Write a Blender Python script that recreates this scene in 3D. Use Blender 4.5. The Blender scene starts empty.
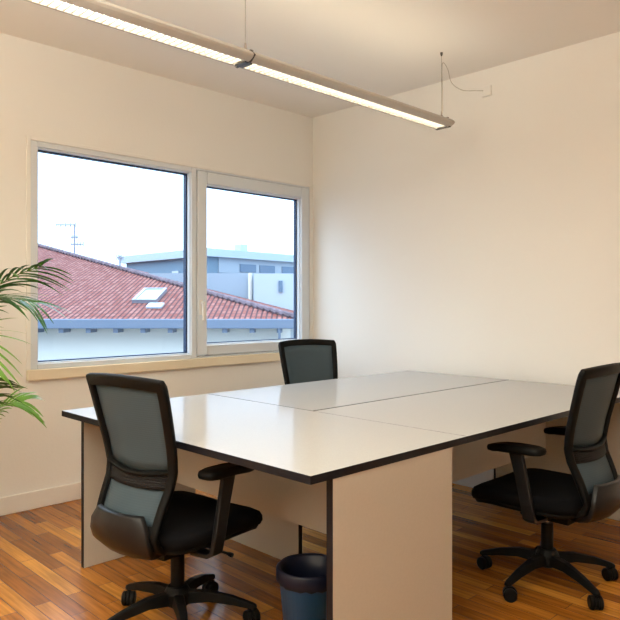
import bpy, bmesh, math, random
from mathutils import Vector, Matrix

scn = bpy.context.scene
col = scn.collection
rnd = random.Random(7)

# ------------------------------------------------------------ camera
cam_d = bpy.data.cameras.new('camera')
cam_d.sensor_width = 36.0
cam_d.lens = 38.82
cam_d.shift_y = -7.0 / 620.0
cam_d.clip_end = 500
cam = bpy.data.objects.new('camera', cam_d)
cam.location = (0, 0, 1.215)
YAW = 0.7945                                  # the camera looks towards (-sin, cos)
cam.rotation_euler = (math.pi / 2, 0, YAW)
col.objects.link(cam)
scn.camera = cam

# ------------------------------------------------------------ sky, sun, exposure
world = bpy.data.worlds.new('overcast_sky')
scn.world = world
world.use_nodes = True
wn, wl = world.node_tree.nodes, world.node_tree.links
bg = wn['Background']
geo = wn.new('ShaderNodeTexCoord')
sep = wn.new('ShaderNodeSeparateXYZ')
ramp = wn.new('ShaderNodeValToRGB')
ramp.color_ramp.elements[0].position = 0.0
ramp.color_ramp.elements[0].color = (0.56, 0.73, 1.0, 1)
ramp.color_ramp.elements[1].position = 0.6
ramp.color_ramp.elements[1].color = (0.62, 0.80, 1.0, 1)
wl.new(geo.outputs['Generated'], sep.inputs[0])
wl.new(sep.outputs['Z'], ramp.inputs[0])
wl.new(ramp.outputs[0], bg.inputs['Color'])
# hazy bright side of the sky lies beyond the window (towards -x), the opposite side is duller
dt = wn.new('ShaderNodeVectorMath'); dt.operation = 'DOT_PRODUCT'
dt.inputs[1].default_value = (-0.95, 0.0, 0.3)
wl.new(geo.outputs['Generated'], dt.inputs[0])
sm = wn.new('ShaderNodeMapRange')
sm.interpolation_type = 'SMOOTHSTEP'
sm.inputs['From Min'].default_value = -0.3
sm.inputs['From Max'].default_value = 0.9
sm.inputs['To Min'].default_value = 4.8
sm.inputs['To Max'].default_value = 7.6
wl.new(dt.outputs['Value'], sm.inputs['Value'])
# the sky is duller in the haze near the horizon
hz = wn.new('ShaderNodeMapRange')
hz.interpolation_type = 'SMOOTHSTEP'
hz.inputs['From Min'].default_value = 0.20
hz.inputs['From Max'].default_value = 0.50
hz.inputs['To Min'].default_value = 0.38
hz.inputs['To Max'].default_value = 1.0
wl.new(sep.outputs['Z'], hz.inputs['Value'])
pr = wn.new('ShaderNodeMath'); pr.operation = 'MULTIPLY'
wl.new(sm.outputs[0], pr.inputs[0]); wl.new(hz.outputs[0], pr.inputs[1])
wl.new(pr.outputs[0], bg.inputs['Strength'])
LAMP_DOWN = 16.0
LAMP_UP = 6.5
# unseen fill light added behind the viewer, standing in for the room's other lamps
fd = bpy.data.lights.new('unseen_fill_light', 'AREA')
fd.shape = 'RECTANGLE'
fd.size, fd.size_y = 3.0, 3.6
fd.energy = 255.0
fd.color = (1.0, 0.97, 0.84)
fl = bpy.data.objects.new('unseen_fill_light', fd)
fl.location = (-0.9, -1.0, 2.15)
fl.rotation_euler = (math.pi, 0, 0)          # indirect: it shines up at the ceiling
col.objects.link(fl)
LAMP_COLOR = (1.0, 0.89, 0.66)
scn.view_settings.view_transform = 'Standard'
scn.view_settings.look = 'None'
scn.view_settings.gamma = 1.0
scn.view_settings.use_curve_mapping = False
scn.view_settings.exposure = 0.0
scn.cycles.use_denoising = True
scn.cycles.max_bounces = 12
scn.cycles.diffuse_bounces = 6
scn.cycles.transparent_max_bounces = 16
scn.cycles.sample_clamp_indirect = 6.0
scn.cycles.caustics_reflective = False
scn.cycles.caustics_refractive = False

# ------------------------------------------------------------ materials
def mat(name, rgb, rough=0.6, spec=0.4, metal=0.0, noise=None, bump=None, coat=0.0):
    """principled material; noise=(scale, amount) varies the colour, bump=(scale, strength)"""
    m = bpy.data.materials.new(name)
    m.use_nodes = True
    nt = m.node_tree
    b = nt.nodes['Principled BSDF']
    b.inputs['Base Color'].default_value = (*rgb, 1)
    b.inputs['Roughness'].default_value = rough
    b.inputs['Specular IOR Level'].default_value = spec
    b.inputs['Metallic'].default_value = metal
    b.inputs['Coat Weight'].default_value = coat
    tc = nt.nodes.new('ShaderNodeTexCoord')
    if noise:
        n = nt.nodes.new('ShaderNodeTexNoise')
        n.inputs['Scale'].default_value = noise[0]
        n.inputs['Detail'].default_value = 4
        r = nt.nodes.new('ShaderNodeValToRGB')
        a = noise[1]
        r.color_ramp.elements[0].position = 0.3
        r.color_ramp.elements[1].position = 0.7
        r.color_ramp.elements[0].color = (*[max(0, c * (1 - a)) for c in rgb], 1)
        r.color_ramp.elements[1].color = (*[min(1, c * (1 + a)) for c in rgb], 1)
        nt.links.new(tc.outputs['Object'], n.inputs['Vector'])
        nt.links.new(n.outputs['Fac'], r.inputs[0])
        nt.links.new(r.outputs[0], b.inputs['Base Color'])
    if bump:
        n2 = nt.nodes.new('ShaderNodeTexNoise')
        n2.inputs['Scale'].default_value = bump[0]
        n2.inputs['Detail'].default_value = 3
        bp = nt.nodes.new('ShaderNodeBump')
        bp.inputs['Strength'].default_value = bump[1]
        bp.inputs['Distance'].default_value = 0.004
        nt.links.new(tc.outputs['Object'], n2.inputs['Vector'])
        nt.links.new(n2.outputs['Fac'], bp.inputs['Height'])
        nt.links.new(bp.outputs[0], b.inputs['Normal'])
    return m

def emit_mat(name, rgb, strength):
    m = bpy.data.materials.new(name)
    m.use_nodes = True
    nt = m.node_tree
    nt.nodes.remove(nt.nodes['Principled BSDF'])
    e = nt.nodes.new('ShaderNodeEmission')
    e.inputs[0].default_value = (*rgb, 1)
    e.inputs[1].default_value = strength
    nt.links.new(e.outputs[0], nt.nodes['Material Output'].inputs[0])
    return m

def glass_mat():
    m = bpy.data.materials.new('window_glass')
    m.use_nodes = True
    nt = m.node_tree
    nt.nodes.remove(nt.nodes['Principled BSDF'])
    tr = nt.nodes.new('ShaderNodeBsdfTransparent')
    tr.inputs[0].default_value = (0.95, 0.975, 0.98, 1)
    gl = nt.nodes.new('ShaderNodeBsdfGlossy')
    gl.inputs['Roughness'].default_value = 0.0
    fr = nt.nodes.new('ShaderNodeFresnel')
    fr.inputs[0].default_value = 1.45
    mx = nt.nodes.new('ShaderNodeMixShader')
    ge = nt.nodes.new('ShaderNodeNewGeometry')
    inv = nt.nodes.new('ShaderNodeMath'); inv.operation = 'SUBTRACT'     # reflect only where light enters the pane
    inv.inputs[0].default_value = 1.0
    nt.links.new(ge.outputs['Backfacing'], inv.inputs[1])
    fm = nt.nodes.new('ShaderNodeMath'); fm.operation = 'MULTIPLY'
    nt.links.new(fr.outputs[0], fm.inputs[0]); nt.links.new(inv.outputs[0], fm.inputs[1])
    nt.links.new(fm.outputs[0], mx.inputs[0])
    nt.links.new(tr.outputs[0], mx.inputs[1])
    nt.links.new(gl.outputs[0], mx.inputs[2])
    nt.links.new(mx.outputs[0], nt.nodes['Material Output'].inputs[0])
    return m

def mesh_fabric_mat(name, rgb, see):
    m = bpy.data.materials.new(name)
    m.use_nodes = True
    nt = m.node_tree
    b = nt.nodes['Principled BSDF']
    b.inputs['Base Color'].default_value = (*rgb, 1)
    b.inputs['Roughness'].default_value = 0.6
    b.inputs['Specular IOR Level'].default_value = 0.15
    tr = nt.nodes.new('ShaderNodeBsdfTransparent')
    mx = nt.nodes.new('ShaderNodeMixShader')
    tc = nt.nodes.new('ShaderNodeTexCoord')
    wv = nt.nodes.new('ShaderNodeTexWave')
    wv.bands_direction = 'Z'
    wv.inputs['Scale'].default_value = 40
    wv.inputs['Distortion'].default_value = 0.3
    mr = nt.nodes.new('ShaderNodeMapRange')
    mr.inputs['To Min'].default_value = 1 - see - 0.05
    mr.inputs['To Max'].default_value = 1 - see + 0.05
    nt.links.new(tc.outputs['Object'], wv.inputs['Vector'])
    nt.links.new(wv.outputs['Fac'], mr.inputs['Value'])
    nt.links.new(mr.outputs[0], mx.inputs[0])
    nt.links.new(tr.outputs[0], mx.inputs[1])
    nt.links.new(b.outputs[0], mx.inputs[2])
    nt.links.new(mx.outputs[0], nt.nodes['Material Output'].inputs[0])
    return m

def floor_mat():
    """narrow glossy hardwood strips laid along the room's x axis"""
    m = bpy.data.materials.new('hardwood_strip_floor')
    m.use_nodes = True
    nt = m.node_tree
    L = nt.links
    b = nt.nodes['Principled BSDF']
    tc = nt.nodes.new('ShaderNodeTexCoord')
    br = nt.nodes.new('ShaderNodeTexBrick')
    br.offset = 0.37
    br.offset_frequency = 2
    br.inputs['Scale'].default_value = 1.0
    br.inputs['Brick Width'].default_value = 0.50
    br.inputs['Row Height'].default_value = 0.068
    br.inputs['Mortar Size'].default_value = 0.0012
    br.inputs['Mortar Smooth'].default_value = 0.3
    br.inputs['Color1'].default_value = (0, 0, 0, 1)
    br.inputs['Color2'].default_value = (1, 1, 1, 1)
    br.inputs['Mortar'].default_value = (0.5, 0.5, 0.5, 1)
    L.new(tc.outputs['Object'], br.inputs['Vector'])
    ramp = nt.nodes.new('ShaderNodeValToRGB')
    cr = ramp.color_ramp
    cr.elements[0].position = 0.0
    cr.elements[0].color = (0.20, 0.062, 0.007, 1)
    cr.elements[1].position = 1.0
    cr.elements[1].color = (0.56, 0.235, 0.030, 1)
    e = cr.elements.new(0.35); e.color = (0.31, 0.105, 0.011, 1)
    e = cr.elements.new(0.7); e.color = (0.42, 0.155, 0.02, 1)
    L.new(br.outputs['Color'], ramp.inputs[0])
    mp = nt.nodes.new('ShaderNodeMapping')
    mp.inputs['Scale'].default_value = (1.5, 26, 1)
    L.new(tc.outputs['Object'], mp.inputs[0])
    gn = nt.nodes.new('ShaderNodeTexNoise')
    gn.inputs['Scale'].default_value = 2.2
    gn.inputs['Detail'].default_value = 5
    L.new(mp.outputs[0], gn.inputs['Vector'])
    gr = nt.nodes.new('ShaderNodeMapRange')
    gr.inputs['From Min'].default_value = 0.3
    gr.inputs['From Max'].default_value = 0.7
    gr.inputs['To Min'].default_value = 0.62
    gr.inputs['To Max'].default_value = 1.3
    L.new(gn.outputs['Fac'], gr.inputs['Value'])
    mul = nt.nodes.new('ShaderNodeMix')
    mul.data_type = 'RGBA'
    mul.blend_type = 'MULTIPLY'
    mul.inputs['Factor'].default_value = 1.0
    L.new(ramp.outputs[0], mul.inputs['A'])
    L.new(gr.outputs[0], mul.inputs['B'])
    dk = nt.nodes.new('ShaderNodeMix')
    dk.data_type = 'RGBA'
    dk.inputs['B'].default_value = (0.06, 0.025, 0.008, 1)
    L.new(br.outputs['Fac'], dk.inputs['Factor'])
    L.new(mul.outputs['Result'], dk.inputs['A'])
    L.new(dk.outputs['Result'], b.inputs['Base Color'])
    b.inputs['Roughness'].default_value = 0.27
    b.inputs['Specular IOR Level'].default_value = 0.5
    bp = nt.nodes.new('ShaderNodeBump')
    bp.inputs['Strength'].default_value = 0.25
    bp.inputs['Distance'].default_value = 0.002
    bp.invert = True
    L.new(br.outputs['Fac'], bp.inputs['Height'])
    L.new(bp.outputs[0], b.inputs['Normal'])
    return m

def tile_mat():
    """terracotta roof tiles, rows along the slope, laid by UV in metres"""
    m = bpy.data.materials.new('terracotta_roof_tiles')
    m.use_nodes = True
    nt = m.node_tree
    L = nt.links
    b = nt.nodes['Principled BSDF']
    uv = nt.nodes.new('ShaderNodeUVMap')
    br = nt.nodes.new('ShaderNodeTexBrick')
    br.offset = 0.0
    br.inputs['Scale'].default_value = 1.0
    br.inputs['Brick Width'].default_value = 0.2
    br.inputs['Row Height'].default_value = 0.42
    br.inputs['Mortar Size'].default_value = 0.045
    br.inputs['Mortar Smooth'].default_value = 0.6
    br.inputs['Color1'].default_value = (0.22, 0.065, 0.052, 1)
    br.inputs['Color2'].default_value = (0.32, 0.135, 0.115, 1)
    br.inputs['Mortar'].default_value = (0.095, 0.052, 0.058, 1)
    L.new(uv.outputs[0], br.inputs['Vector'])
    L.new(br.outputs['Color'], b.inputs['Base Color'])
    b.inputs['Roughness'].default_value = 0.85
    b.inputs['Specular IOR Level'].default_value = 0.05
    sx = nt.nodes.new('ShaderNodeSeparateXYZ')
    L.new(uv.outputs[0], sx.inputs[0])
    w = nt.nodes.new('ShaderNodeMath'); w.operation = 'MULTIPLY'
    w.inputs[1].default_value = math.pi * 2 / 0.2
    L.new(sx.outputs['X'], w.inputs[0])
    sn = nt.nodes.new('ShaderNodeMath'); sn.operation = 'SINE'
    L.new(w.outputs[0], sn.inputs[0])
    bp = nt.nodes.new('ShaderNodeBump')
    bp.inputs['Strength'].default_value = 0.8
    bp.inputs['Distance'].default_value = 0.025
    L.new(sn.outputs[0], bp.inputs['Height'])
    L.new(bp.outputs[0], b.inputs['Normal'])
    return m

M = {}
M['wall'] = mat('painted_plaster', (0.825, 0.805, 0.76), 0.75, 0.3, bump=(60, 0.12))
M['ceiling'] = mat('ceiling_paint', (0.86, 0.83, 0.78), 0.8, 0.2)
M['base'] = mat('baseboard_paint', (0.80, 0.76, 0.70), 0.5, 0.4)
M['casing'] = mat('casing_paint', (0.82, 0.72, 0.54), 0.5, 0.4, noise=(3, 0.05))
M['pvc'] = mat('window_frame_white', (0.68, 0.72, 0.76), 0.35, 0.5)
M['gasket'] = mat('dark_glazing_gasket', (0.012, 0.03, 0.08), 0.5, 0.4)
M['glass'] = glass_mat()
M['floor'] = floor_mat()
M['outer'] = mat('outer_render', (0.6, 0.58, 0.55), 0.8, 0.2)
M['laminate'] = mat('pale_grey_laminate', (0.48, 0.475, 0.465), 0.14, 0.03, noise=(160, 0.03))
M['panel'] = mat('beige_laminate_panel', (0.50, 0.47, 0.41), 0.45, 0.4, noise=(120, 0.02))
M['edge'] = mat('dark_edge_band', (0.008, 0.008, 0.012), 0.4, 0.2)
M['plastic'] = mat('black_chair_plastic', (0.005, 0.005, 0.005), 0.5, 0.12)
M['shell'] = mat('dark_grey_chair_plastic', (0.009, 0.009, 0.010), 0.36, 0.3)
M['fabric'] = mat('black_seat_fabric', (0.004, 0.004, 0.005), 0.95, 0.1, bump=(400, 0.3))
M['mesh'] = mesh_fabric_mat('grey_back_mesh', (0.058, 0.086, 0.108), 0.07)
M['meshlow'] = mesh_fabric_mat('dark_lumbar_mesh', (0.012, 0.012, 0.014), 0.06)
M['chrome'] = mat('chrome', (0.7, 0.7, 0.7), 0.15, 0.5, 1.0)
M['alu'] = mat('lamp_aluminium_paint', (0.50, 0.47, 0.43), 0.4, 0.5, 0.2)
M['louver'] = mat('lamp_louver_blade', (0.42, 0.40, 0.37), 0.45, 0.5)
M['dark'] = mat('lamp_end_plastic', (0.05, 0.045, 0.04), 0.4, 0.5)
M['steel'] = mat('steel_cable', (0.35, 0.31, 0.27), 0.35, 0.5, 0.8)
M['cord'] = mat('clear_power_cord', (0.42, 0.37, 0.31), 0.4, 0.4)
M['tube'] = emit_mat('lit_tube_down', LAMP_COLOR, LAMP_DOWN)
M['uptube'] = emit_mat('lit_tube_up', LAMP_COLOR, LAMP_UP)
M['bin'] = mat('blue_bin_plastic', (0.006, 0.085, 0.27), 0.4, 0.5)
M['liner'] = mat('navy_bin_liner', (0.004, 0.006, 0.018), 0.4, 0.3)
M['leaf'] = mat('palm_leaf_green', (0.045, 0.17, 0.022), 0.42, 0.5, noise=(9, 0.5))
M['leaf2'] = mat('palm_leaf_light_green', (0.14, 0.33, 0.035), 0.42, 0.5, noise=(9, 0.3))
M['stem'] = mat('palm_stem', (0.12, 0.16, 0.04), 0.5, 0.4)
M['pot'] = mat('white_pot', (0.7, 0.69, 0.66), 0.4, 0.5)
M['soil'] = mat('potting_soil', (0.04, 0.025, 0.015), 0.95, 0.1, bump=(80, 0.6))
M['tiles'] = tile_mat()
M['ridge'] = mat('ridge_tiles', (0.15, 0.11, 0.13), 0.8, 0.2, noise=(3, 0.3))
M['gutter'] = mat('grey_blue_gutter', (0.16, 0.20, 0.27), 0.5, 0.5)
M['house'] = mat('white_house_render', (0.74, 0.71, 0.64), 0.85, 0.2)
M['modern'] = mat('blue_grey_facade', (0.16, 0.25, 0.33), 0.7, 0.4)
M['modern2'] = mat('pale_blue_facade', (0.34, 0.41, 0.48), 0.7, 0.4)
M['white2'] = mat('pale_facade', (0.50, 0.56, 0.62), 0.8, 0.3)
M['fascia'] = mat('roof_fascia', (0.42, 0.50, 0.55), 0.7, 0.3)
M['far_glass'] = mat('far_window_glass', (0.12, 0.19, 0.28), 0.2, 0.6)
M['antenna'] = mat('antenna_metal', (0.28, 0.30, 0.36), 0.5, 0.5, 0.5)
M['ground'] = mat('asphalt', (0.18, 0.18, 0.18), 0.9, 0.2, noise=(0.5, 0.2))

# ------------------------------------------------------------ helpers
def obj(name, bm, m, parent=None, smooth=False, bevel=0.0, seg=2, subsurf=0, recalc=True):
    if recalc:
        bmesh.ops.recalc_face_normals(bm, faces=bm.faces[:])
    me = bpy.data.meshes.new(name)
    bm.to_mesh(me)
    bm.free()
    ms = m if isinstance(m, (list, tuple)) else [m]
    for k in ms:
        me.materials.append(k)
    for p in me.polygons:
        p.use_smooth = smooth
    o = bpy.data.objects.new(name, me)
    col.objects.link(o)
    if parent is not None:
        o.parent = parent
    if bevel > 0:
        b = o.modifiers.new('bevel', 'BEVEL')
        b.width = bevel
        b.segments = seg
        b.limit_method = 'ANGLE'
        b.harden_normals = False
    if subsurf:
        s = o.modifiers.new('subsurf', 'SUBSURF')
        s.levels = subsurf
        s.render_levels = subsurf
    return o

def thing(name, label, cat, loc=(0, 0, 0), rz=0.0, group=None):
    o = bpy.data.objects.new(name, None)
    o.empty_display_size = 0.1
    col.objects.link(o)
    o.location = loc
    o.rotation_euler = (0, 0, rz)
    o['label'] = label
    o['category'] = cat
    if group:
        o['group'] = group
    return o

def tag(o, label, cat, group=None):
    o['label'] = label
    o['category'] = cat
    if group:
        o['group'] = group
    return o

def struct(o, label=None):
    o['kind'] = 'structure'
    if label:
        o['label'] = label
    return o

def box(bm, x0, x1, y0, y1, z0, z1, mi=0):
    vs = [bm.verts.new((x, y, z)) for x in (x0, x1) for y in (y0, y1) for z in (z0, z1)]
    fs = [(0, 1, 3, 2), (4, 6, 7, 5), (0, 4, 5, 1), (2, 3, 7, 6), (0, 2, 6, 4), (1, 5, 7, 3)]
    out = []
    for f in fs:
        fc = bm.faces.new([vs[i] for i in f])
        fc.material_index = mi
        out.append(fc)
    return out

def B(*a):
    bm = bmesh.new()
    box(bm, *a)
    return bm

def ring(bm, x0, x1, y0, y1, z0, z1, ty, tz_lo, tz_hi=None):
    """rectangular frame in the yz plane, depth x0..x1"""
    tz_hi = tz_lo if tz_hi is None else tz_hi
    box(bm, x0, x1, y0, y0 + ty, z0, z1)
    box(bm, x0, x1, y1 - ty, y1, z0, z1)
    box(bm, x0, x1, y0 + ty, y1 - ty, z0, z0 + tz_lo)
    box(bm, x0, x1, y0 + ty, y1 - ty, z1 - tz_hi, z1)

def tube(bm, pts, radii, n=8, cap=True):
    pts = [Vector(p) for p in pts]
    if not isinstance(radii, (list, tuple)):
        radii = [radii] * len(pts)
    rings = []
    prev = None
    for i, p in enumerate(pts):
        if i == 0:
            t = pts[1] - p
        elif i == len(pts) - 1:
            t = p - pts[i - 1]
        else:
            t = pts[i + 1] - pts[i - 1]
        t.normalize()
        if prev is None:
            a = Vector((0, 0, 1)) if abs(t.z) < 0.9 else Vector((1, 0, 0))
            u = t.cross(a).normalized()
        else:
            u = (prev - t * prev.dot(t)).normalized()
        prev = u
        v = t.cross(u)
        rings.append([bm.verts.new(p + (u * math.cos(2 * math.pi * k / n) + v * math.sin(2 * math.pi * k / n)) * radii[i]) for k in range(n)])
    for a, b in zip(rings, rings[1:]):
        for k in range(n):
            bm.faces.new((a[k], a[(k + 1) % n], b[(k + 1) % n], b[k]))
    if cap:
        bm.faces.new(rings[0][::-1])
        bm.faces.new(rings[-1])

def lathe(bm, prof, n=32, cx=0, cy=0):
    rs = []
    for r, z in prof:
        rs.append([bm.verts.new((cx + r * math.cos(2 * math.pi * k / n), cy + r * math.sin(2 * math.pi * k / n), z)) for k in range(n)])
    for a, b in zip(rs, rs[1:]):
        for k in range(n):
            bm.faces.new((a[k], a[(k + 1) % n], b[(k + 1) % n], b[k]))
    return rs

def prism(bm, poly, y0, y1):
    """closed (x,z) outline extruded along y"""
    a = [bm.verts.new((x, y0, z)) for x, z in poly]
    b = [bm.verts.new((x, y1, z)) for x, z in poly]
    n = len(poly)
    for k in range(n):
        bm.faces.new((a[k], a[(k + 1) % n], b[(k + 1) % n], b[k]))
    bm.faces.new(a[::-1])
    bm.faces.new(b)

def copy_tree(o, parent=None):
    c = o.copy()
    col.objects.link(c)
    c.parent = parent
    for ch in list(o.children):
        copy_tree(ch, c)
    return c

# ------------------------------------------------------------ room shell
WX, WY, CZ = -3.965, 3.925, 2.76              # window wall, far wall, ceiling
XR, YB = 2.6, -2.6
WT = 0.078
# opening in the window wall
OY0, OY1, OZ0, OZ1 = 1.583, 3.886, 0.822, 2.176
struct(obj('floor', B(WX - WT, XR + 0.2, YB - 0.2, WY + 0.2, -0.15, 0.0), M['floor']))
struct(obj('ceiling', B(WX - WT, XR + 0.2, YB - 0.2, WY + 0.2, CZ, CZ + 0.2), M['ceiling']))
bm = bmesh.new()
box(bm, WX - WT, WX, YB, OY0, 0, CZ)
box(bm, WX - WT, WX, OY1, WY + 0.2, 0, CZ)
box(bm, WX - WT, WX, OY0, OY1, 0, OZ0)
box(bm, WX - WT, WX, OY0, OY1, OZ1, CZ)
struct(obj('wall_left', bm, M['wall']))
struct(obj('wall_far', B(WX, XR, WY, WY + 0.2, 0, CZ), M['wall']))
struct(obj('wall_right', B(XR, XR + 0.2, YB, WY + 0.2, 0, CZ), M['wall']))
struct(obj('wall_back', B(WX - WT, XR + 0.2, YB - 0.2, YB, 0, CZ), M['wall']))
def board(x0, x1, y0, y1):
    return B(x0, x1, y0, y1, 0.0, 0.105)
struct(obj('baseboard_left', board(WX, WX + 0.014, YB, WY), M['base'], bevel=0.004))
struct(obj('baseboard_far', board(WX + 0.014, XR, WY - 0.014, WY), M['base'], bevel=0.004))
struct(obj('baseboard_right', board(XR - 0.014, XR, YB, WY - 0.014), M['base'], bevel=0.004))
struct(obj('baseboard_back', board(WX + 0.014, XR - 0.014, YB, YB + 0.014), M['base'], bevel=0.004))

# painted casing around the window and the sill board below it
bm = bmesh.new()
box(bm, WX, WX + 0.010, 1.558, OY0, 0.757, 2.198)
box(bm, WX, WX + 0.010, OY0, WY, OZ1, 2.198)
box(bm, WX, WX + 0.010, OY1, WY, OZ0, OZ1)
struct(obj('trim_1', bm, M['wall'], bevel=0.002))
struct(obj('trim_2', B(WX, WX + 0.028, 1.558, WY, 0.757, OZ0), M['casing'], bevel=0.006))

# window: outer frame, fixed left light, sash on the right
win = bpy.data.objects.new('window_1', None)
col.objects.link(win)
win.location = (WX, 0, 0)
struct(win)
bm = bmesh.new()
ring(bm, -0.075, 0.004, OY0, 2.758, OZ0, OZ1, 0.042, 0.030, 0.034)
bm2 = bm
obj('window_frame', bm, M['pvc'], win, bevel=0.004)
bm = bmesh.new()
box(bm, -0.075, 0.002, 2.758, OY1, OZ1 - 0.012, OZ1)
box(bm, -0.075, 0.002, 2.758, OY1, OZ0, OZ0 + 0.012)
box(bm, -0.075, 0.002, OY1 - 0.012, OY1, OZ0 + 0.012, OZ1 - 0.012)
box(bm, -0.075, -0.006, 2.7585, 2.764, OZ0 + 0.012, OZ1 - 0.012)
obj('frame_rebate', bm, M['pvc'], win, bevel=0.003)
bm = bmesh.new()
ring(bm, -0.070, 0.012, 2.764, 3.868, OZ0 + 0.016, OZ1 - 0.016, 0.080, 0.074, 0.086)
sash = obj('sash', bm, M['pvc'], win, bevel=0.007, seg=3)
bm = bmesh.new()
ring(bm, -0.040, -0.010, 1.625, 2.716, OZ0 + 0.030, OZ1 - 0.034, 0.008, 0.008)
ring(bm, -0.040, -0.010, 2.844, 3.788, 0.912, 2.074, 0.008, 0.008)
obj('glazing_bead', bm, M['pvc'], win)
bm = bmesh.new()
ring(bm, -0.074, -0.042, 1.626, 2.715, OZ0 + 0.031, OZ1 - 0.035, 0.016, 0.014)
ring(bm, -0.068, -0.042, 2.845, 3.787, 0.913, 2.073, 0.016, 0.014)
obj('gasket', bm, M['gasket'], win)
obj('pane', B(-0.047, -0.043, 1.63, 2.712, 0.855, 2.139), M['glass'], win)
obj('pane', B(-0.047, -0.043, 2.849, 3.784, 0.915, 2.072), M['glass'], win)
bm = bmesh.new()
box(bm, 0.012, 0.020, 2.775, 2.803, 1.13, 1.235)
box(bm, 0.020, 0.050, 2.782, 2.797, 1.205, 1.222)
box(bm, 0.040, 0.054, 2.780, 2.799, 1.09, 1.225)
obj('window_handle', bm, M['base'], sash, bevel=0.003)

# ------------------------------------------------------------ desks
def board_mb(bm, x0, x1, y0, y1, z0, z1, flat):
    """board whose big faces (normal along axis flat) are laminate and narrow faces dark edging"""
    for f in box(bm, x0, x1, y0, y1, z0, z1):
        f.normal_update()
        f.material_index = 0 if abs(f.normal[flat]) > 0.5 else 1

def desk(label, x0, x1, y0, y1, axis, mod):
    """axis: 0 = the desk is long in x, 1 = long in y; mod = position of the modesty panel on the short axis"""
    cx, cy = (x0 + x1) / 2, (y0 + y1) / 2
    d = thing('office_desk', label, 'desk', (cx, cy, 0), 0, 'desks pushed together into one big table')
    hx, hy = (x1 - x0) / 2, (y1 - y0) / 2
    bm = bmesh.new(); board_mb(bm, -hx, hx, -hy, hy, 0.705, 0.73, 2)
    obj('tabletop', bm, [M['laminate'], M['edge']], d)
    P, I = 0.026, 0.092
    for s in (-1, 1):
        bm = bmesh.new()
        if axis == 0:
            a, b = (-hx, -hx + P) if s < 0 else (hx - P - 0.002, hx - 0.002)
            board_mb(bm, a, b, -hy + I, hy - I, 0.0, 0.705, 0)
        else:
            a, b = (-hy, -hy + P) if s < 0 else (hy - P, hy)
            board_mb(bm, -hx + I, hx - I, a, b, 0.0, 0.705, 1)
        obj('leg_panel', bm, [M['panel'], M['edge']], d, bevel=0.001, seg=1)
    bm = bmesh.new()
    if axis == 0:
        board_mb(bm, -hx + P, hx - P - 0.002, mod - cy, mod - cy + 0.018, 0.32, 0.705, 1)
    else:
        board_mb(bm, mod - cx, mod - cx + 0.018, -hy + P, hy - P, 0.32, 0.705, 0)
    obj('modesty_panel', bm, [M['panel'], M['edge']], d)
    return d

desk('pale laminate desk with dark edging set crosswise at the near end of the table group', -2.935, -1.335, 1.313, 2.111, 0, 1.86)
desk('pale laminate desk with dark edging on the window side, mesh chair behind it', -2.935, -2.1405, 2.1170, 3.868, 1, -2.36)
desk('pale laminate desk with dark edging on the right side, away from the window', -2.1295, -1.335, 2.1135, 3.868, 1, -1.90)

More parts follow.
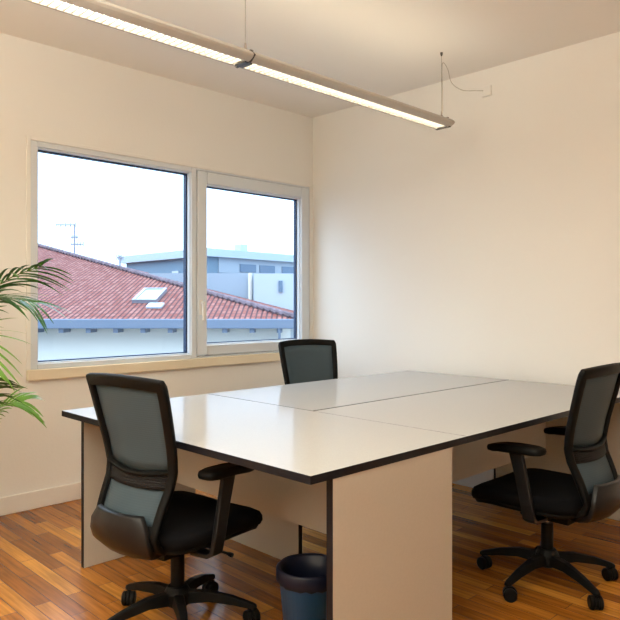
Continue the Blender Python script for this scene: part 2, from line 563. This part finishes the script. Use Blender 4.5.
# ------------------------------------------------------------ pendant lamps
def make_lamp(name, label, x, y0, lens, hooks, cord=None):
    L = thing(name, label, 'pendant lamp', (x, y0, 2.297))
    y = 0.0
    total = sum(lens)
    for k, ln in enumerate(lens):
        a, b = y + 0.004, y + ln - 0.004
        bm = bmesh.new()
        # two wings and a top web, open below (louver) and above (uplight slot)
        for s in (-1, 1):
            pr = [(0.038, 0.0), (0.050, 0.001), (0.074, 0.014), (0.080, 0.024), (0.074, 0.034), (0.052, 0.048), (0.036, 0.052), (0.036, 0.036), (0.038, 0.030)]
            prism(bm, [(s * px, pz) for px, pz in pr], a, b)
        box(bm, -0.038, 0.038, a, b, 0.036, 0.040)
        obj('lamp_housing', bm, M['alu'], L, smooth=False, bevel=0.002)
        obj('lamp_tube', B(-0.034, 0.034, a + 0.01, b - 0.01, 0.029, 0.034), M['tube'], L)
        obj('uplight_tube', B(-0.030, 0.030, a + 0.01, b - 0.01, 0.043, 0.048), M['uptube'], L)
        bm = bmesh.new()
        n = int(ln / 0.030)
        for i in range(1, n):
            yy = a + (b - a) * i / n
            box(bm, -0.037, 0.037, yy - 0.0022, yy + 0.0022, 0.003, 0.022)
        obj('louver', bm, M['louver'], L)
        y += ln
    y = 0.0
    for ln in lens[:-1]:
        y += ln
        bm = bmesh.new()
        prism(bm, [(-0.083, 0.024), (-0.05, -0.004), (0.05, -0.004), (0.083, 0.024), (0.054, 0.053), (-0.054, 0.053)], y - 0.0035, y + 0.0035)
        box(bm, -0.034, 0.034, y - 0.022, y + 0.022, -0.003, 0.006)
        obj('joint_bracket', bm, M['dark'], L)
    for yy, s in ((0.0, -1), (total, 1)):
        bm = bmesh.new()
        box(bm, -0.052, 0.052, yy - 0.012, yy + 0.006, -0.003, 0.010)
        obj('end_cap', bm, M['dark'], L, bevel=0.003)
        bm = bmesh.new()
        prism(bm, [(-0.074, 0.014), (-0.05, 0.002), (0.05, 0.002), (0.074, 0.014), (0.080, 0.024), (0.074, 0.034), (0.052, 0.050), (-0.052, 0.050), (-0.074, 0.034), (-0.080, 0.024)],
              yy - 0.006, yy + 0.008)
        obj('end_plate', bm, M['alu'], L, bevel=0.003)
    for hy in hooks:
        bm = bmesh.new()
        tube(bm, [(0, hy, 0.092), (0, hy, CZ - 2.297 - 0.012)], 0.0016, 6)
        cb = obj('suspension_cable', bm, M['steel'], L)
        bm = bmesh.new()
        tube(bm, [(0, hy, 0.050), (0, hy, 0.072), (0, hy, 0.078), (0, hy, 0.100)], [0.009, 0.009, 0.005, 0.004], 10)
        box(bm, -0.050, 0.050, hy - 0.006, hy + 0.006, 0.050, 0.056)
        obj('cable_gripper', bm, M['steel'], cb)
        bm = bmesh.new()
        tube(bm, [(0, hy, CZ - 2.297 - 0.022), (0, hy, CZ - 2.297 - 0.010), (0, hy, CZ - 2.297)], [0.004, 0.008, 0.009], 10)
        obj('ceiling_fixing', bm, M['dark'], cb)
    if cord:
        bm = bmesh.new()
        tube(bm, [Vector(p) - Vector((x, y0, 2.297)) for p in cord], 0.0022, 6)
        obj('power_cord', bm, M['cord'], L)
    return L

def smooth_path(pts, n=6):
    out = []
    P = [Vector(p) for p in pts]
    P = [P[0]] + P + [P[-1]]
    for i in range(1, len(P) - 2):
        for k in range(n):
            t = k / n
            p0, p1, p2, p3 = P[i - 1:i + 3]
            out.append(0.5 * ((2 * p1) + (-p0 + p2) * t + (2 * p0 - 5 * p1 + 4 * p2 - p3) * t * t + (-p0 + 3 * p1 - 3 * p2 + p3) * t ** 3))
    out.append(P[-2])
    return out

LX = -2.375
cord = smooth_path([(LX + 0.004, 3.47, 2.38), (LX + 0.006, 3.47, 2.52), (LX + 0.004, 3.472, 2.69), (LX + 0.01, 3.52, 2.67), (LX, 3.58, 2.60),
                    (LX, 3.70, 2.58), (LX + 0.01, 3.84, 2.605), (LX + 0.03, 3.905, 2.615)])
make_lamp('pendant_lamp', 'long suspended linear lamp of two lit louvered sections above the desks', LX, 0.265, [1.645, 1.58], [0.15, 1.655, 3.205], cord)
o = tag(obj('wall_outlet', B(-2.36, -2.29, WY - 0.022, WY, 2.575, 2.645), M['wall'], bevel=0.006), 'small pale junction box high on the far wall where the lamp cord ends', 'junction box')

# ------------------------------------------------------------ task chairs
def back_profile(z):
    K = [(0.355, -0.200), (0.385, -0.245), (0.42, -0.262), (0.50, -0.235), (0.58, -0.200), (0.63, -0.190), (0.70, -0.200), (0.80, -0.225), (0.90, -0.250), (0.955, -0.268)]
    W = [(0.355, 0.150), (0.385, 0.165), (0.42, 0.172), (0.50, 0.176), (0.58, 0.183), (0.63, 0.189), (0.70, 0.197), (0.80, 0.207), (0.90, 0.214), (0.955, 0.216)]
    def ip(T):
        if z <= T[0][0]:
            return T[0][1]
        for (a, va), (b, vb) in zip(T, T[1:]):
            if z <= b:
                t = (z - a) / (b - a)
                return va + (vb - va) * t
        return T[-1][1]
    return ip(K), ip(W)

def back_pt(u, z):
    yc, w = back_profile(z)
    zz = z
    if 0.56 < z < 0.72:
        k = 1 - abs(z - 0.64) / 0.08
        zz = z - 0.028 * (1 - u * u) * max(0, k)
    elif z > 0.90:
        zz = z + 0.012 * (1 - u * u)
    return Vector((u * w, yc + 0.035 * u * u - 0.012, zz))

def make_chair(label):
    t = thing('office_chair', label, 'chair')
    g = 'black mesh-back swivel chairs around the desks'
    t['group'] = g
    # star base with five arms
    bm = bmesh.new()
    lathe(bm, [(0.0, 0.075), (0.038, 0.075), (0.050, 0.085), (0.050, 0.125), (0.036, 0.150), (0.0, 0.150)], 20)
    for k in range(5):
        a = k * 2 * math.pi / 5
        d = Vector((math.cos(a), math.sin(a), 0)); n = Vector((-d.y, d.x, 0))
        secs = [(0.03, 0.130, 0.085, 0.026), (0.12, 0.128, 0.092, 0.022), (0.21, 0.108, 0.078, 0.017), (0.285, 0.082, 0.060, 0.014), (0.300, 0.074, 0.062, 0.010)]
        rs = []
        for r, zt, zb, w in secs:
            p = d * r
            rs.append([bm.verts.new(p + n * w + Vector((0, 0, zb))), bm.verts.new(p - n * w + Vector((0, 0, zb))),
                       bm.verts.new(p - n * w * 0.7 + Vector((0, 0, zt))), bm.verts.new(p + n * w * 0.7 + Vector((0, 0, zt)))])
        for p, q in zip(rs, rs[1:]):
            for j in range(4):
                bm.faces.new((p[j], p[(j + 1) % 4], q[(j + 1) % 4], q[j]))
        bm.faces.new(rs[0]); bm.faces.new(rs[-1])
    base = obj('star_base', bm, M['plastic'], t, bevel=0.004)
    for k in range(5):
        a = k * 2 * math.pi / 5
        sw = a + 0.7 + 0.5 * math.sin(k * 2.1)
        c = Vector((math.cos(a), math.sin(a), 0)) * 0.285
        ax = Vector((math.cos(sw), math.sin(sw), 0))
        bm = bmesh.new()
        tube(bm, [c + Vector((0, 0, 0.045)), c + Vector((0, 0, 0.068))], 0.007, 8)
        # hood between the wheels
        fw = Vector((-ax.y, ax.x, 0))
        ch = c + fw * 0.008
        tube(bm, [ch + Vector((0, 0, 0.030)) - ax * 0.006, ch + Vector((0, 0, 0.030)) + ax * 0.006], 0.029, 16)
        cs = obj('caster', bm, M['plastic'], base, bevel=0.002)
        for s in (-1, 1):
            bm = bmesh.new()
            p0 = ch + ax * s * 0.008; p1 = ch + ax * s * 0.026
            up = Vector((0, 0, 0.0275))
            tube(bm, [p0 + up, p0 + ax * s * 0.003 + up, p1 - ax * s * 0.004 + up, p1 + up], [0.0265, 0.0275, 0.0275, 0.021], 18)
            w = obj('caster_wheel', bm, M['plastic'], base)
            w.matrix_parent_inverse = Matrix()
    bm = bmesh.new()
    tube(bm, [(0, 0, 0.14), (0, 0, 0.262)], 0.026, 20)
    obj('gas_column', bm, M['plastic'], t)
    bm = bmesh.new()
    tube(bm, [(0, 0, 0.262), (0, 0, 0.292)], 0.0145, 16)
    obj('piston', bm, M['chrome'], t)
    # tilt mechanism with lever
    bm = bmesh.new()
    box(bm, -0.075, 0.075, -0.13, 0.09, 0.290, 0.335)
    box(bm, -0.14, 0.14, -0.08, 0.02, 0.318, 0.338)
    mech = obj('tilt_mechanism', bm, M['plastic'], t, bevel=0.008)
    bm = bmesh.new()
    tube(bm, smooth_path([(0.07, 0.03, 0.31), (0.15, 0.035, 0.31), (0.21, 0.05, 0.302), (0.235, 0.055, 0.298)], 3), [0.005] * 7 + [0.008, 0.009, 0.008], 8)
    obj('tilt_lever', bm, M['plastic'], mech)
    # seat: underside shell and upholstered cushion
    def seat_pt(u, v, z, k):
        # superellipse plan
        e = 2.0 / 5.0
        x = 0.245 * k * math.copysign(abs(math.cos(u)) ** e, math.cos(u))
        y = 0.245 * k * math.copysign(abs(math.sin(u)) ** e, math.sin(u)) + 0.03
        drop = -0.030 * max(0, (y - 0.14) / 0.13) ** 2
        return Vector((x, y, z + drop + 0.008 * (x / 0.24) ** 2))
    def seat_solid(prof):
        bm = bmesh.new(); n = 40; rs = []
        for k, z in prof:
            rs.append([bm.verts.new(seat_pt(2 * math.pi * i / n, 0, z, k)) for i in range(n)])
        for a, b in zip(rs, rs[1:]):
            for i in range(n):
                bm.faces.new((a[i], a[(i + 1) % n], b[(i + 1) % n], b[i]))
        bm.faces.new(rs[0][::-1]); bm.faces.new(rs[-1])
        return bm
    seat = obj('seat', seat_solid([(0.90, 0.362), (0.97, 0.370), (1.0, 0.388), (0.995, 0.405), (0.96, 0.420), (0.85, 0.428), (0.6, 0.428), (0.3, 0.426), (0.05, 0.426)]), M['fabric'], t, smooth=True)
    obj('seat_shell', seat_solid([(0.50, 0.335), (0.75, 0.337), (0.92, 0.350), (0.95, 0.366)]), M['plastic'], t, smooth=True)
    # back frame: one curved panel with two openings
    us = [-1, -0.93, -0.84, -0.6, -0.35, -0.12, 0.12, 0.35, 0.6, 0.84, 0.93, 1]
    zs = [0.355, 0.37, 0.385, 0.40, 0.42, 0.445, 0.46, 0.49, 0.52, 0.55, 0.58, 0.60, 0.62, 0.635, 0.65, 0.68, 0.72, 0.76, 0.80, 0.84, 0.88, 0.915, 0.935, 0.955]
    bm = bmesh.new()
    G = {}
    for i, u in enumerate(us):
        for j, z in enumerate(zs):
            uu = u
            if j == len(zs) - 1 and abs(u) == 1:
                uu = u * 0.96
            G[i, j] = bm.verts.new(back_pt(uu, z))
    for i in range(len(us) - 1):
        for j in range(len(zs) - 1):
            um = abs((us[i] + us[i + 1]) / 2); zm = (zs[j] + zs[j + 1]) / 2
            if um < 0.84 and (0.65 < zm < 0.915 or 0.46 < zm < 0.635):
                continue
            bm.faces.new((G[i, j], G[i + 1, j], G[i + 1, j + 1], G[i, j + 1]))
    bm.normal_update()
    fr = obj('back_frame', bm, M['plastic'], t, smooth=True)
    so = fr.modifiers.new('solidify', 'SOLIDIFY'); so.thickness = 0.024; so.offset = 0
    bv = fr.modifiers.new('bevel', 'BEVEL'); bv.width = 0.006; bv.segments = 2; bv.limit_method = 'ANGLE'; bv.angle_limit = math.radians(50)
    def patch(name, z0, z1, m, nz=8, off=0.006, u0=0.86, bulge=0.0):
        bm = bmesh.new(); g = []
        for j in range(nz + 1):
            z = z0 + (z1 - z0) * j / nz
            g.append([bm.verts.new(back_pt(u0 * (-1 + 2 * i / 10), z) + Vector((0, off - bulge * math.sin(math.pi * j / nz), 0))) for i in range(11)])
        for a, b in zip(g, g[1:]):
            for i in range(10):
                bm.faces.new((a[i], a[i + 1], b[i + 1], b[i]))
        o = obj(name, bm, m, t, smooth=True)
        so = o.modifiers.new('solidify', 'SOLIDIFY'); so.thickness = 0.002
        return o
    patch('back_mesh', 0.645, 0.918, M['mesh'])
    patch('lower_mesh', 0.455, 0.60, M['mesh'], off=0.006)
    lb = patch('lumbar_support', 0.575, 0.64, M['meshlow'], 4, off=-0.004)
    # dark grey rear bracket reaching under the seat
    bm = bmesh.new()
    secs = [((-0.300, 0.492), 0.120), ((-0.305, 0.45), 0.150), ((-0.303, 0.41), 0.160), ((-0.292, 0.375), 0.158), ((-0.265, 0.345), 0.140), ((-0.215, 0.325), 0.105), ((-0.12, 0.318), 0.07)]
    rs = []
    for i, ((y, z), w) in enumerate(secs):
        rs.append([[bm.verts.new((w * u, y + 0.030 * u * u + dy, z + dz)) for u in (-1, -0.75, -0.4, 0, 0.4, 0.75, 1)] for dy, dz in ((0, 0), (0.02 if i < 5 else 0.004, 0.004 if i < 4 else 0.02))])
    for a, b in zip(rs, rs[1:]):
        for s in (0, 1):
            for i in range(6):
                bm.faces.new((a[s][i], a[s][i + 1], b[s][i + 1], b[s][i]))
        for i in (0, 6):
            bm.faces.new((a[0][i], a[1][i], b[1][i], b[0][i]))
    for a in (rs[0], rs[-1]):
        for i in range(6):
            bm.faces.new((a[0][i], a[0][i + 1], a[1][i + 1], a[1][i]))
    br = obj('back_bracket', bm, M['shell'], t, smooth=True, bevel=0.004)
    br['label'] = 'dark grey plastic shell'
    # armrests
    for s in (-1, 1):
        bm = bmesh.new()
        # flat L: from under the seat outwards, then up
        path = [((0.15, -0.05), 0.325), ((0.235, -0.05), 0.330), ((0.258, -0.05), 0.345), ((0.266, -0.045), 0.40), ((0.264, -0.022), 0.50), ((0.262, 0.005), 0.606)]
        rs = []
        for i, ((x, y), z) in enumerate(path):
            nx, nz = ((0, 0.008) if i < 2 else (0.007, 0.006) if i == 2 else (0.010, 0.0))
            if i < 2:
                nx = 0
            hw = 0.026 if i < 5 else 0.030
            c = Vector((s * x, y, z))
            rs.append([bm.verts.new(c + Vector((s * nx, -hw, -nz))), bm.verts.new(c + Vector((s * nx, hw, -nz))),
                       bm.verts.new(c + Vector((-s * nx, hw, nz))), bm.verts.new(c + Vector((-s * nx, -hw, nz)))])
        for a, b in zip(rs, rs[1:]):
            for j in range(4):
                bm.faces.new((a[j], a[(j + 1) % 4], b[(j + 1) % 4], b[j]))
        bm.faces.new(rs[0]); bm.faces.new(rs[-1])
        arm = obj('armrest', bm, M['shell'], t, bevel=0.004)
        bm = bmesh.new()
        n = 28; rr = []
        for kk, z in ((0.80, 0.606), (0.97, 0.610), (1.0, 0.621), (0.97, 0.632), (0.82, 0.638)):
            ring_ = []
            for i in range(n):
                a = 2 * math.pi * i / n
                x = math.copysign(abs(math.cos(a)) ** 0.55, math.cos(a)); y = math.copysign(abs(math.sin(a)) ** 0.45, math.sin(a))
                w = 0.040 - 0.008 * y
                ring_.append(bm.verts.new((s * 0.255 + x * w * kk, 0.012 + y * 0.125 * kk - 0.0 * x, z - 0.012 * max(0, y) ** 2)))
            rr.append(ring_)
        for a, b in zip(rr, rr[1:]):
            for i in range(n):
                bm.faces.new((a[i], a[(i + 1) % n], b[(i + 1) % n], b[i]))
        bm.faces.new(rr[0][::-1]); bm.faces.new(rr[-1])
        obj('arm_pad', bm, M['plastic'], arm, smooth=True)
    return t

chair = make_chair('black swivel chair nearest on the left, seen from behind, with grey mesh back and blue-lit shell')
def place(c, x, y, deg, base_deg):
    c.location = (x, y, 0)
    c.rotation_euler = (0, 0, math.radians(deg))
    for ch in c.children:
        if ch.name.startswith('star_base'):
            ch.rotation_euler = (0, 0, math.radians(base_deg - deg))
c2 = copy_tree(chair)
c2['label'] = 'black swivel chair at the right edge of the photo, pushed against the right desk'
c3 = copy_tree(chair)
c3['label'] = 'black swivel chair behind the desks by the window corner, only its mesh back showing'
chair['label'] = 'black swivel chair nearest on the left, its mesh back turned to the viewer'
place(chair, -2.156, 1.415, 7.9, 189)
place(c2, -1.353, 2.775, 90, -96)
place(c3, -3.015, 3.09, -108, 20)

# ------------------------------------------------------------ waste bin under the near desk
t = thing('waste_bin', 'blue round waste bin with dark liner standing under the near desk', 'bin', (-1.655, 1.62, 0))
bm = bmesh.new()
rs = lathe(bm, [(0.078, 0.0), (0.104, 0.285), (0.110, 0.288), (0.110, 0.300), (0.102, 0.300), (0.100, 0.285), (0.076, 0.006)], 36)
bm.faces.new(rs[0][::-1]); bm.faces.new(rs[-1])
obj('bin_body', bm, M['bin'], t, smooth=True)
bm = bmesh.new()
prof = [(0.107, 0.255), (0.1125, 0.262), (0.1135, 0.303), (0.108, 0.309), (0.098, 0.303), (0.095, 0.24), (0.075, 0.03), (0.0, 0.02)]
n = 36
rs = []
for r, z in prof:
    rs.append([bm.verts.new(((r + 0.0012 * math.sin(k * 5.3 + z * 40)) * math.cos(2 * math.pi * k / n), (r + 0.0012 * math.sin(k * 5.3 + z * 40)) * math.sin(2 * math.pi * k / n), z + (0.003 * math.sin(k * 2.7) if z < 0.256 and z > 0.25 else 0))) for k in range(n)])
for a, b in zip(rs, rs[1:]):
    for k in range(n):
        bm.faces.new((a[k], a[(k + 1) % n], b[(k + 1) % n], b[k]))
obj('bin_liner', bm, M['liner'], t, smooth=True)

# ------------------------------------------------------------ palm at the left edge
def frond(root, pts, nl, leaf_len, side, seed, m, spread=0.9, droop=0.75, width=0.0075, start=0.25):
    r = random.Random(seed)
    path = smooth_path(pts, 8)
    bm = bmesh.new()
    tube(bm, path, [0.006 * (1 - 0.75 * i / (len(path) - 1)) for i in range(len(path))], 6)
    fo = obj('frond', bm, M['stem'], root, smooth=True)
    bm = bmesh.new()
    N = len(path) - 1
    nl = int(nl * 1.5)
    side = Vector(side).normalized()
    for k in range(nl):
        t = start + (1 - start) * (k + 0.5) / nl
        fi = t * N
        i = min(N - 1, int(fi))
        p = path[i].lerp(path[i + 1], fi - i)
        tg = (path[i + 1] - path[i]).normalized()
        for s in (-1, 1):
            sv = (side * s - tg * (side * s).dot(tg)).normalized()
            ln = leaf_len * (0.55 + 0.6 * math.sin(math.pi * min(1, (t - start) / (1 - start) * 0.85 + 0.15))) * r.uniform(0.85, 1.1)
            fwd = 0.55 + 0.9 * t
            d = (tg * fwd + sv * spread + Vector((r.uniform(-.08, .08), r.uniform(-.08, .08), r.uniform(0.0, .25)))).normalized()
            wd = tg.cross(d)
            if wd.length < 1e-3:
                continue
            wv = d.cross(wd.normalized()).normalized()
            prev = None
            dr = droop * r.uniform(0.7, 1.3)
            S = 7
            for q in range(S + 1):
                f = q / S
                c = p + d * ln * f + Vector((0, 0, -dr * ln * f * f * 0.6))
                w = width * (math.sin(math.pi * min(1, 0.12 + f * 0.88)) ** 0.7) * (1.0 if f < 1 else 0) + 0.0006
                up = wd.normalized() * 0.0025 * (1 - f)
                if PX + c.x < WX + 0.03:
                    c.x = WX + 0.03 - PX + 0.2 * (WX + 0.03 - PX - c.x)
                cur = [bm.verts.new(c - wv * w), bm.verts.new(c - up), bm.verts.new(c + wv * w)]
                if prev:
                    bm.faces.new((prev[0], prev[1], cur[1], cur[0]))
                    bm.faces.new((prev[1], prev[2], cur[2], cur[1]))
                prev = cur
    obj('leaflets', bm, m, fo, smooth=True, recalc=False)

PX, PY = -3.49, 1.02
palm = thing('potted_palm', 'green feathery palm in a pot at the left edge in front of the window wall', 'plant', (PX, PY, 0))
bm = bmesh.new()
rs = lathe(bm, [(0.095, 0.0), (0.105, 0.01), (0.138, 0.27), (0.145, 0.275), (0.145, 0.30), (0.132, 0.30), (0.128, 0.25)], 36)
bm.faces.new(rs[0][::-1])
obj('plant_pot', bm, M['pot'], palm, smooth=True)
bm = bmesh.new()
rs = lathe(bm, [(0.129, 0.262), (0.10, 0.270), (0.05, 0.275), (0.004, 0.276)], 24)
bm.faces.new(rs[-1]); bm.faces.new([v for v in rs[0]][::-1])
obj('soil', bm, M['soil'], palm, smooth=True)
# u = to the viewer's right, v = away from the viewer, both in the plan of the room
cu, su = math.cos(YAW), math.sin(YAW)
def loc(u, v, z):
    return (u * cu - v * su, u * su + v * cu, z)
U = Vector(loc(1, 0, 0)); V = Vector(loc(0, 1, 0))
F = [
    # points, leaflets, length, side vector, light?
    ([loc(0, 0, .27), loc(.02, -.02, .60), loc(.09, -.05, 1.00), loc(.17, -.08, 1.20), loc(.30, -.09, 1.32), loc(.47, -.10, 1.385)], 14, .28, loc(.35, -.8, .5), 0),
    ([loc(-.02, .02, .27), loc(-.02, .03, .7), loc(.01, .04, 1.02), loc(.08, .05, 1.19), loc(.22, .06, 1.24), loc(.36, .06, 1.22)], 14, .32, loc(.2, .9, .15), 0),
    ([loc(.02, 0, .27), loc(.06, -.05, .50), loc(.11, -.10, .68), loc(.17, -.14, .79), loc(.25, -.17, .87)], 13, .25, loc(.1, -.5, .9), 0),
    ([loc(.01, -.02, .27), loc(.04, .05, .46), loc(.10, .10, .60), loc(.18, .13, .70), loc(.27, .16, .72)], 11, .22, loc(.2, .7, .6), 1),
    ([loc(.0, .02, .27), loc(.04, -.1, .75), loc(.12, -.18, 1.02), loc(.18, -.22, 1.06), loc(.25, -.26, .98)], 10, .26, loc(.5, .5, .2), 1),
    ([loc(-.02, 0, .27), loc(-.10, .0, .8), loc(-.25, .02, 1.2), loc(-.42, .04, 1.35), loc(-.6, .05, 1.30)], 14, .30, loc(.2, .9, .3), 0),
    ([loc(0, .02, .27), loc(-.08, .08, .8), loc(-.14, .18, 1.25), loc(-.20, .25, 1.45)], 12, .28, loc(.9, -.1, .1), 0),
    ([loc(0, -.02, .27), loc(-.06, -.15, .7), loc(-.15, -.3, 1.0), loc(-.22, -.45, 1.05)], 12, .26, loc(.9, -.1, .3), 1),
    ([loc(-.02, -.01, .27), loc(-.12, -.08, .55), loc(-.28, -.15, .8), loc(-.42, -.2, .85)], 12, .24, loc(.2, .9, .3), 0),
]
for k, (pts, nl, ll, sd, lt) in enumerate(F):
    frond(palm, pts, nl, ll, sd, 40 + k, M['leaf2'] if lt else M['leaf'])

# ------------------------------------------------------------ outside: neighbouring house
# local frame of the house: x to the viewer's right, y away from the window
def out_thing(name, label, cat):
    return thing(name, label, cat, (0, 0, 0), YAW)
GZ = -7.0
struct(obj('ground', B(-120, WX - WT - 0.5, -80, 120, GZ - 0.3, GZ), M['ground']))
hs = out_thing('tiled_roof_house', 'white house with a terracotta hip roof just outside the window', 'house')
EV, EZ, SL, RX = 25.0, 0.60, 0.252, -0.45
T = 16.4
LEFT = -46.0
bm = bmesh.new()
uvl = bm.loops.layers.uv.new('UVMap')
def roof_face(ps, ux, origin, up):
    f = bm.faces.new([bm.verts.new(p) for p in ps])
    for l in f.loops:
        d = l.vert.co - Vector(origin)
        l[uvl].uv = (d.dot(Vector(ux)), d.dot(Vector(up)))
dl = math.sqrt(1 + SL * SL)
A_ = (RX, EV, EZ); A2 = (RX - T, EV + T, EZ + SL * T)
roof_face([A_, A2, (LEFT, EV + T, EZ + SL * T), (LEFT, EV, EZ)], (1, 0, 0), A_, (0, 1 / dl, SL / dl))
Bk = (RX, EV + 2 * T, EZ)
roof_face([A_, Bk, A2], (0, 1, 0), A_, (-1 / dl, 0, SL / dl))
roof_face([Bk, (LEFT, EV + 2 * T, EZ), (LEFT, EV + T, EZ + SL * T), A2], (1, 0, 0), Bk, (0, -1 / dl, SL / dl))
rf = obj('roof', bm, M['tiles'], hs)
bm = bmesh.new()
d = Vector(A2) - Vector(A_)
n = 62
for i in range(n):
    p = Vector(A_) + d * (i / n) + Vector((0, 0, 0.04)); q = Vector(A_) + d * ((i + 1.1) / n) + Vector((0, 0, 0.10))
    tube(bm, [p, q], [0.13, 0.10], 8)
for i in range(60):
    x = A2[0] - i * 0.45
    tube(bm, [(x, A2[1], A2[2] + 0.04), (x - 0.5, A2[1], A2[2] + 0.10)], [0.13, 0.10], 8)
obj('ridge_cap', bm, M['ridge'], rf)
obj('gutter', B(LEFT, RX + 0.05, EV - 0.14, EV + 0.02, EZ - 0.34, EZ + 0.02), M['gutter'], hs, bevel=0.03)
obj('gutter', B(RX - 0.02, RX + 0.14, EV - 0.14, EV + 2 * T, EZ - 0.34, EZ + 0.02), M['gutter'], hs, bevel=0.03)
obj('wall', B(LEFT + 0.6, RX - 0.75, EV + 0.75, EV + 2 * T - 0.7, GZ, EZ + 0.05), M['house'], hs)
obj('soffit', B(LEFT, RX, EV, EV + 2 * T, EZ - 0.12, EZ - 0.02), M['house'], hs)
for i in range(17):
    x = -1.15 - i * 1.02
    obj('rafter_tail', B(x - 0.09, x + 0.09, EV - 0.02, EV + 0.8, EZ - 0.50, EZ - 0.12), M['gutter'], hs)
bm = bmesh.new()
tube(bm, smooth_path([(-1.15, EV - 0.06, EZ - 0.3), (-1.15, EV, EZ - 0.75), (-1.3, EV + 0.3, EZ - 1.05), (-1.55, EV + 0.66, EZ - 1.3), (-1.58, EV + 0.68, EZ - 1.8), (-1.58, EV + 0.68, GZ)], 4), 0.05, 10)
obj('downpipe', bm, M['gutter'], hs)
# roof window
def on_roof(x, t, h=0.0):
    return Vector((x, EV + t, EZ + SL * t)) + Vector((0, -SL / dl, 1 / dl)) * h
def roof_box(bm, x0, x1, t0, t1, h0, h1):
    vs = [bm.verts.new(on_roof(x, t, h)) for x in (x0, x1) for t in (t0, t1) for h in (h0, h1)]
    for f in [(0, 1, 3, 2), (4, 6, 7, 5), (0, 4, 5, 1), (2, 3, 7, 6), (0, 2, 6, 4), (1, 5, 7, 3)]:
        bm.faces.new([vs[i] for i in f])
bm = bmesh.new()
for a in ((-7.3, -6.3, 2.4, 2.52), (-7.3, -6.3, 4.38, 4.5), (-7.3, -7.18, 2.52, 4.38), (-6.42, -6.3, 2.52, 4.38)):
    roof_box(bm, a[0], a[1], a[2], a[3], 0, 0.16)
sk = obj('skylight', bm, M['antenna'], rf)
bm = bmesh.new(); roof_box(bm, -7.18, -6.42, 2.52, 4.38, 0.08, 0.12)
sg = mat('skylight_glass', (0.35, 0.42, 0.45), 0.05, 0.9)
obj('skylight_pane', bm, sg, sk)
bm = bmesh.new(); roof_box(bm, -6.5, -5.9, 1.5, 2.1, 0.02, 0.10)
obj('flashing', bm, M['white2'], sk)

# antennas on the ridge
def antenna(x, y, z0, h, label, bars):
    bm = bmesh.new()
    tube(bm, [(x, y, z0), (x, y, z0 + h)], 0.045, 8)
    for dz, w, off in bars:
        tube(bm, [(x - w + off, y, z0 + h - dz), (x + w + off, y, z0 + h - dz)], 0.04, 6)
        for k in range(5):
            xx = x + off - w + 2 * w * k / 4
            tube(bm, [(xx, y, z0 + h - dz - 0.14), (xx, y, z0 + h - dz + 0.14)], 0.02, 4)
    o = tag(obj('roof_antenna', bm, M['antenna']), label, 'antenna')
    o.rotation_euler = (0, 0, YAW)
    return o
ax, at_ = -13.2, 12.6
antenna(-13.35, EV + 12.9, EZ + SL * 12.9 - 0.05, 1.9, 'tall thin antenna mast on the tiled roof ridge at the left', [(0.05, 0.55, -0.5), (0.75, 0.2, 0.0), (1.15, 0.35, 0.15)])
antenna(-9.75, EV + 9.3, EZ + SL * 9.3 - 0.05, 0.75, 'short antenna mast rising behind the tiled roof beside the blue-grey building', [(0.1, 0.16, 0.0)])

# modern building behind
mb = out_thing('flat_roofed_building', 'blue-grey flat roofed building behind the tiled roof', 'building')
C0 = Vector((-6.93, 45.0, 0)); dl_ = Vector((-7.6, 7.9, 0)); dr_ = Vector((6.6, 7.9, 0))
def para(bm, o, a, b, z0, z1):
    vs = [bm.verts.new((o + p) + Vector((0, 0, z))) for p in (Vector((0, 0, 0)), a, a + b, b) for z in (z0, z1)]
    for f in [(0, 1, 3, 2), (2, 3, 5, 4), (4, 5, 7, 6), (6, 7, 1, 0), (1, 7, 5, 3), (0, 2, 4, 6)]:
        bm.faces.new([vs[i] for i in f])
ul, ur = dl_.normalized(), dr_.normalized()
bm = bmesh.new(); para(bm, C0, dl_, dr_, GZ, 4.35)
obj('wall', bm, M['modern'], mb)
bm = bmesh.new(); para(bm, C0 - ul * 0.35 - ur * 0.35, dl_ + ul * 0.7, dr_ + ur * 0.7, 4.35, 4.88)
obj('roof_fascia', bm, M['fascia'], mb)
bm = bmesh.new(); para(bm, C0 + ur * 1.0 - ul * 0.06, ul * 0.07, dr_ - ur * 1.0, 3.3, 4.349)
obj('facade_panel', bm, M['modern2'], mb)
for a, b in ((3.0, 4.6), (5.0, 6.6), (7.4, 10.2)):
    bm = bmesh.new(); para(bm, C0 + ur * a - ul * 0.12, ul * 0.1, ur * (b - a), 3.42, 3.98)
    obj('window', bm, M['far_glass'], mb)
bm = bmesh.new(); para(bm, C0 + ul * 3.4 - ur * 0.1, ur * 0.12, ul * 0.8, 2.3, 3.5)
obj('window', bm, M['white2'], mb)
bm = bmesh.new(); para(bm, C0 + ul * 7.6 - ur * 0.1, ur * 0.12, ul * 1.2, 2.6, 3.3)
obj('window', bm, M['white2'], mb)
bm = bmesh.new(); para(bm, C0 + ur * 4.0 + ul * 1.0, ul * 0.7, ur * 0.7, 4.88, 5.5)
obj('roof_vent', bm, M['fascia'], mb)
# lower pale volume in front
lb = out_thing('pale_block_building', 'pale low building between the tiled roof and the blue-grey building', 'building')
bm = bmesh.new(); box(bm, -12.5, -3.55, 42.2, 43.6, GZ, 3.1)
obj('wall', bm, M['modern2'], lb)
bm = bmesh.new(); box(bm, -3.5, 3.0, 41.5, 43.6, GZ, 3.05)
obj('wall', bm, M['white2'], lb)
bm = bmesh.new(); tube(bm, [(-3.75, 41.9, GZ), (-3.75, 41.9, 3.1)], 0.13, 8)
obj('downpipe', bm, M['house'], lb)
bm = bmesh.new(); box(bm, -1.95, -1.7, 41.4, 41.52, 1.9, 2.6)
obj('wall_vent', bm, M['far_glass'], lb)
